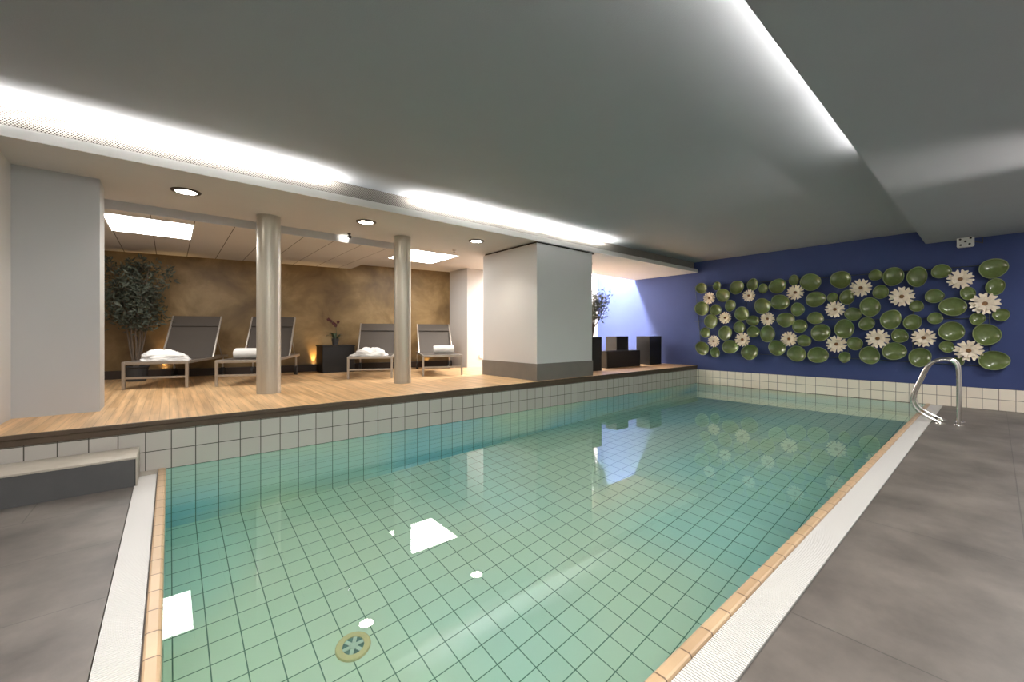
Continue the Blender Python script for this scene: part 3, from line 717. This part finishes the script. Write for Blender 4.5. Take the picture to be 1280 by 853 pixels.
# ------------------------------------------------------------------ lily sculpture
ls_ = empty('lily_pad_sculpture', (XF, 2.0, .5)); tag(ls_, 'wall sculpture of glossy green lily pads and cream flowers on the blue wall', 'wall sculpture')
base = Vector((XF, 2.0, .5))
crops = [((860, 310), 5.691, [(97,288,78,78),(207,272,55,66),(350,283,105,100),(462,262,82,88),(536,290,72,70),(252,338,108,95),(103,432,98,105),(198,442,80,82),(303,412,80,86),(167,523,103,102),(385,468,110,98),(533,415,125,115),(463,518,92,76),(367,565,84,88),(466,597,92,84),(268,607,102,104),(125,603,74,74),(570,612,108,120),(105,714,100,98),(195,743,68,80),(304,703,115,100),(444,742,118,112)],
          [(152,358,90),(434,340,92),(265,498,92),(567,505,100),(184,664,90),(388,652,108)]),
         ((960, 310), 5.691, [(70,274,130,105),(185,230,76,76),(307,245,150,125),(520,228,155,130),(90,388,132,112),(340,367,145,115),(460,355,82,74),(563,352,110,105),(212,438,98,98),(128,512,132,105),(338,500,118,92),(228,558,106,100),(378,603,145,125),(545,577,145,138),(258,660,105,82),(68,712,130,110),(207,753,138,118),(358,762,150,120),(546,777,88,80)],
          [(195,318,115),(477,438,125),(150,648,112),(487,685,130)]),
         ((1050, 310), 5.691, [(252,195,100,82),(380,205,155,140),(550,208,155,145),(290,315,125,100),(217,422,155,140),(95,472,125,95),(545,415,105,85),(192,540,115,98),(363,512,160,140),(515,530,140,110),(425,625,130,100),(108,682,118,95),(213,764,150,135),(387,735,180,130),(570,778,170,140)],
          [(148,285,135),(440,347,150),(268,645,145),(595,640,140)]),
         ((1150, 310), 5.015, [(132,148,130,92),(460,130,195,130),(472,245,132,108),(90,303,130,88),(300,285,105,85),(205,370,180,120),(95,442,100,78),(360,445,105,82),(508,420,118,78),(198,523,180,120),(418,543,195,135),(168,620,100,75),(240,712,78,62),(463,705,205,125)],
          [(253,197,130),(407,350,145),(305,645,140)])]
rnd = random.Random(5)
def make_pad(c, ry, rz, lift, idx):
    """c on the wall; local axes: y -> to the side, z -> up, -x -> out of the wall"""
    b = MB(); n = 36; tip = rnd.uniform(0, 2*PI); sharp = rnd.choice((.0, .04, .08)); 
    def R(a): return 1 + .03*math.sin(2*a+idx) + .02*math.sin(3*a+2*idx) + sharp*max(0, math.cos(a-tip))**10
    rings = [(0.0, .004), (.45, .009), (.78, .026), (.93, .046), (1.0, .056), (1.0, .050), (.90, .030), (.5, .002)]
    tx, tz = rnd.uniform(-.12, .12), rnd.uniform(-.12, .12)
    vs = []; 
    for r, h in rings[1:]:
        for i in range(n):
            a = 2*PI*i/n; k = R(a)*r; y, z = ry*k*math.cos(a), rz*k*math.sin(a)
            vs.append((-(lift + h*(rz/.12) + tx*y + tz*z), y, z))
    fs, ms = [], []
    q = len(rings)-1
    for j in range(q-1):
        for i in range(n):
            i2 = (i+1) % n; fs.append((j*n+i, j*n+i2, (j+1)*n+i2, (j+1)*n+i)); ms.append(1 if j in (2, 3) else 0)
    ctr = len(vs); vs.append((-(lift + .004*(rz/.12)), 0, 0)); 
    for i in range(n): fs.append((ctr, (i+1) % n, i)); ms.append(0)
    ctr2 = len(vs); vs.append((-(lift + .001), 0, 0))
    for i in range(n): fs.append(((q-1)*n+i, (q-1)*n+(i+1) % n, ctr2)); ms.append(0)
    b.v = vs; b.f = fs; b.m = ms
    b.tube([(0.01, 0, 0), (-lift-.004, 0, 0)], .008, 8)
    o = b.build('lily_pad', [M['pad'], M['padrim']], ls_, smooth=True, auto=70); o.location = c - base
    return o
def make_flower(c, r, idx):
    b = MB(); lift = .075
    def petal(a, r0, r1, w, h0, h1):
        d = Vector((0, math.cos(a), math.sin(a))); t = Vector((0, -math.sin(a), math.cos(a)))
        P = lambda k, s, h: d*k + t*s + Vector((-h, 0, 0))
        top = [P(r0, -w*.35, h0), P(r0, w*.35, h0), P((r0+r1)*.55, w*.52, (h0+h1)/2), P(r1*.90, w*.66, h1), P(r1, w*.50, h1+.004), P(r1*.86, 0, h1-.008), P(r1, -w*.50, h1+.004), P(r1*.90, -w*.66, h1), P((r0+r1)*.55, -w*.52, (h0+h1)/2)]
        bot = [v + Vector((.010, 0, 0)) for v in top]; k = len(top)
        b.add(top + bot, [tuple(reversed(range(k))), tuple(range(k, 2*k))] + [(i, (i+1) % k, k+(i+1) % k, k+i) for i in range(k)])
    for k in range(8): petal(2*PI*k/8 + idx*.3, r*.15, r, r*.42, lift + .004*(k % 2), lift+.030 + .004*(k % 2))
    for k in range(6): petal(2*PI*k/6 + idx*.3 + .2, r*.10, r*.64, r*.38, lift+.024, lift+.075)
    b.tube([(0, 0, 0), (-lift-.01, 0, 0)], .010, 8)
    o = b.build('flower', M['petal'], ls_); o.location = c - base
    cb_ = MB(); cb_.tube([(-lift-.02, 0, 0), (-lift-.045, 0, 0)], [r*.22, r*.15], 12)
    for k in range(6):
        a = 2*PI*k/6; cb_.tube([(-lift-.035, r*.1*math.cos(a), r*.1*math.sin(a)), (-lift-.055, r*.17*math.cos(a), r*.17*math.sin(a))], [r*.035, r*.025], 6)
    cb_.build('flower_center', M['pcentre'], o, smooth=True)
idx = 0
for (ox, oy), s, pads, fls in crops:
    for cx, cy, w, h in pads:
        idx += 1; u, v = ox + cx/s, oy + cy/s; lift = rnd.uniform(.022, .06); X = XF - lift - .02
        c = on_x(u, v, X); l = on_x(u - w/s/2, v, X); r = on_x(u + w/s/2, v, X); t = on_x(u, v - h/s/2, X)
        make_pad(Vector((XF + .012, c.y, c.z)), (l.y - r.y)/2*.97, (t.z - c.z)*.97, lift, idx)
    for cx, cy, w in fls:
        idx += 1; u, v = ox + cx/s, oy + cy/s; X = XF - .08
        c = on_x(u, v, X); t = on_x(u, v - w*.47/s, X)
        make_flower(Vector((XF + .012, c.y, c.z)), (t.z - c.z), idx)
fr = MB()
def wallpt(u, v): 
    c = on_x(u, v, XF-.01); return Vector((XF-.006, c.y, c.z)) - base
for line in ([(868, 359), (1005, 349), (1240, 331)], [(895, 441), (1000, 445), (1130, 452), (1245, 459)], [(869, 360), (877, 442)], [(933, 352), (932, 442)], [(992, 349), (994, 446)],
             [(1062, 345), (1060, 447)], [(1142, 340), (1141, 452)], [(1236, 335), (1238, 458)], [(868, 402), (1000, 400), (1240, 398)]):
    fr.tube([wallpt(*q) for q in line], .006, 6)
fr.build('rod_frame', M['rod'], ls_, smooth=True)

# small fixture under the soffit on the blue wall
fx = empty('wall_spotlight', (XF+.012, .36, 2.34)); tag(fx, 'small white multi-lensed fixture high on the blue wall under the soffit', 'spotlight')
c = on_x(1207, 303, XF-.10); c2 = on_x(1228, 293.5, XF-.01)
loc = Vector((XF+.012, .36, 2.34))
b = MB(); cc = c - loc
b.box(cc + Vector((-.05, -.085, -.075)), cc + Vector((.02, .085, .075))); b.build('housing', M['plastic'], fx, bevel=.02)
for dy, dz in ((.05, .035), (-.05, .04), (.045, -.045), (-.04, -.04), (0, 0)):
    q = cc + Vector((-.05, dy, dz)); MB().tube([q, q + Vector((-.022, 0, 0))], [.026, .022], 14).build('lens_ring', M['plastic'], fx, smooth=True)
    MB().tube([q + Vector((-.0215, 0, 0)), q + Vector((-.024, 0, 0))], .013, 12).build('lens', M['rubber'], fx)
b = MB(); b.tube([cc + Vector((0, -.03, .02)), cc + Vector((.04, -.16, -.03)), c2 - loc + Vector((-.01, 0, -.03)), c2 - loc], .007, 8); b.build('arm', M['darkmetal'], fx, smooth=True)
MB().box(c2 - loc + Vector((-.04, -.08, -.015)), c2 - loc + Vector((.012, .08, .02))).build('bracket', M['plastic'], fx, bevel=.005)

# hanging bracket behind the pillar, wall sockets
hb = empty('ceiling_bracket', (5.30, 4.36, ZL-.01)); tag(hb, 'small dark bracket hanging from the ceiling behind the white pillar', 'bracket')
MB().box((-.03, -.05, -.02), (.03, .05, 0)).build('plate', M['darkmetal'], hb)
MB().tube([(0, 0, -.02), (0, 0, -.12)], .010, 8).build('rod', M['darkmetal'], hb)
MB().lathe([(.012, -.13), (.026, -.15), (.026, -.19), (.012, -.21)], 12).build('head', M['rubber'], hb, smooth=True)
def socket(x, y, z, label):
    e_ = empty('wall_socket', (x, y, z)); tag(e_, label, 'socket')
    MB().box((-.04, -.012, -.04), (.04, 0, .04)).build('cover_plate', M['plastic'], e_, bevel=.004)
    MB().tube([(0, -.010, 0), (0, -.0135, 0)], .022, 18).build('inset', M['lceil'], e_)
socket(4.90, 6.92, .60, 'small white socket low on the bright white niche wall')

# ------------------------------------------------------------------ world and view
w = bpy.data.worlds.new('world'); scn.world = w; w.use_nodes = True
w.node_tree.nodes['Background'].inputs[0].default_value = (1, .98, .95, 1); w.node_tree.nodes['Background'].inputs[1].default_value = .3
vs_ = scn.view_settings; scn.display_settings.display_device = 'sRGB'
vs_.view_transform = 'Standard'; vs_.look = 'None'; vs_.gamma = 1; vs_.use_curve_mapping = False; vs_.exposure = 0
cy = scn.cycles
cy.use_denoising = True
cy.max_bounces = 14; cy.diffuse_bounces = 6; cy.glossy_bounces = 6; cy.transmission_bounces = 10
cy.sample_clamp_indirect = 20; cy.caustics_refractive = True; cy.caustics_reflective = True
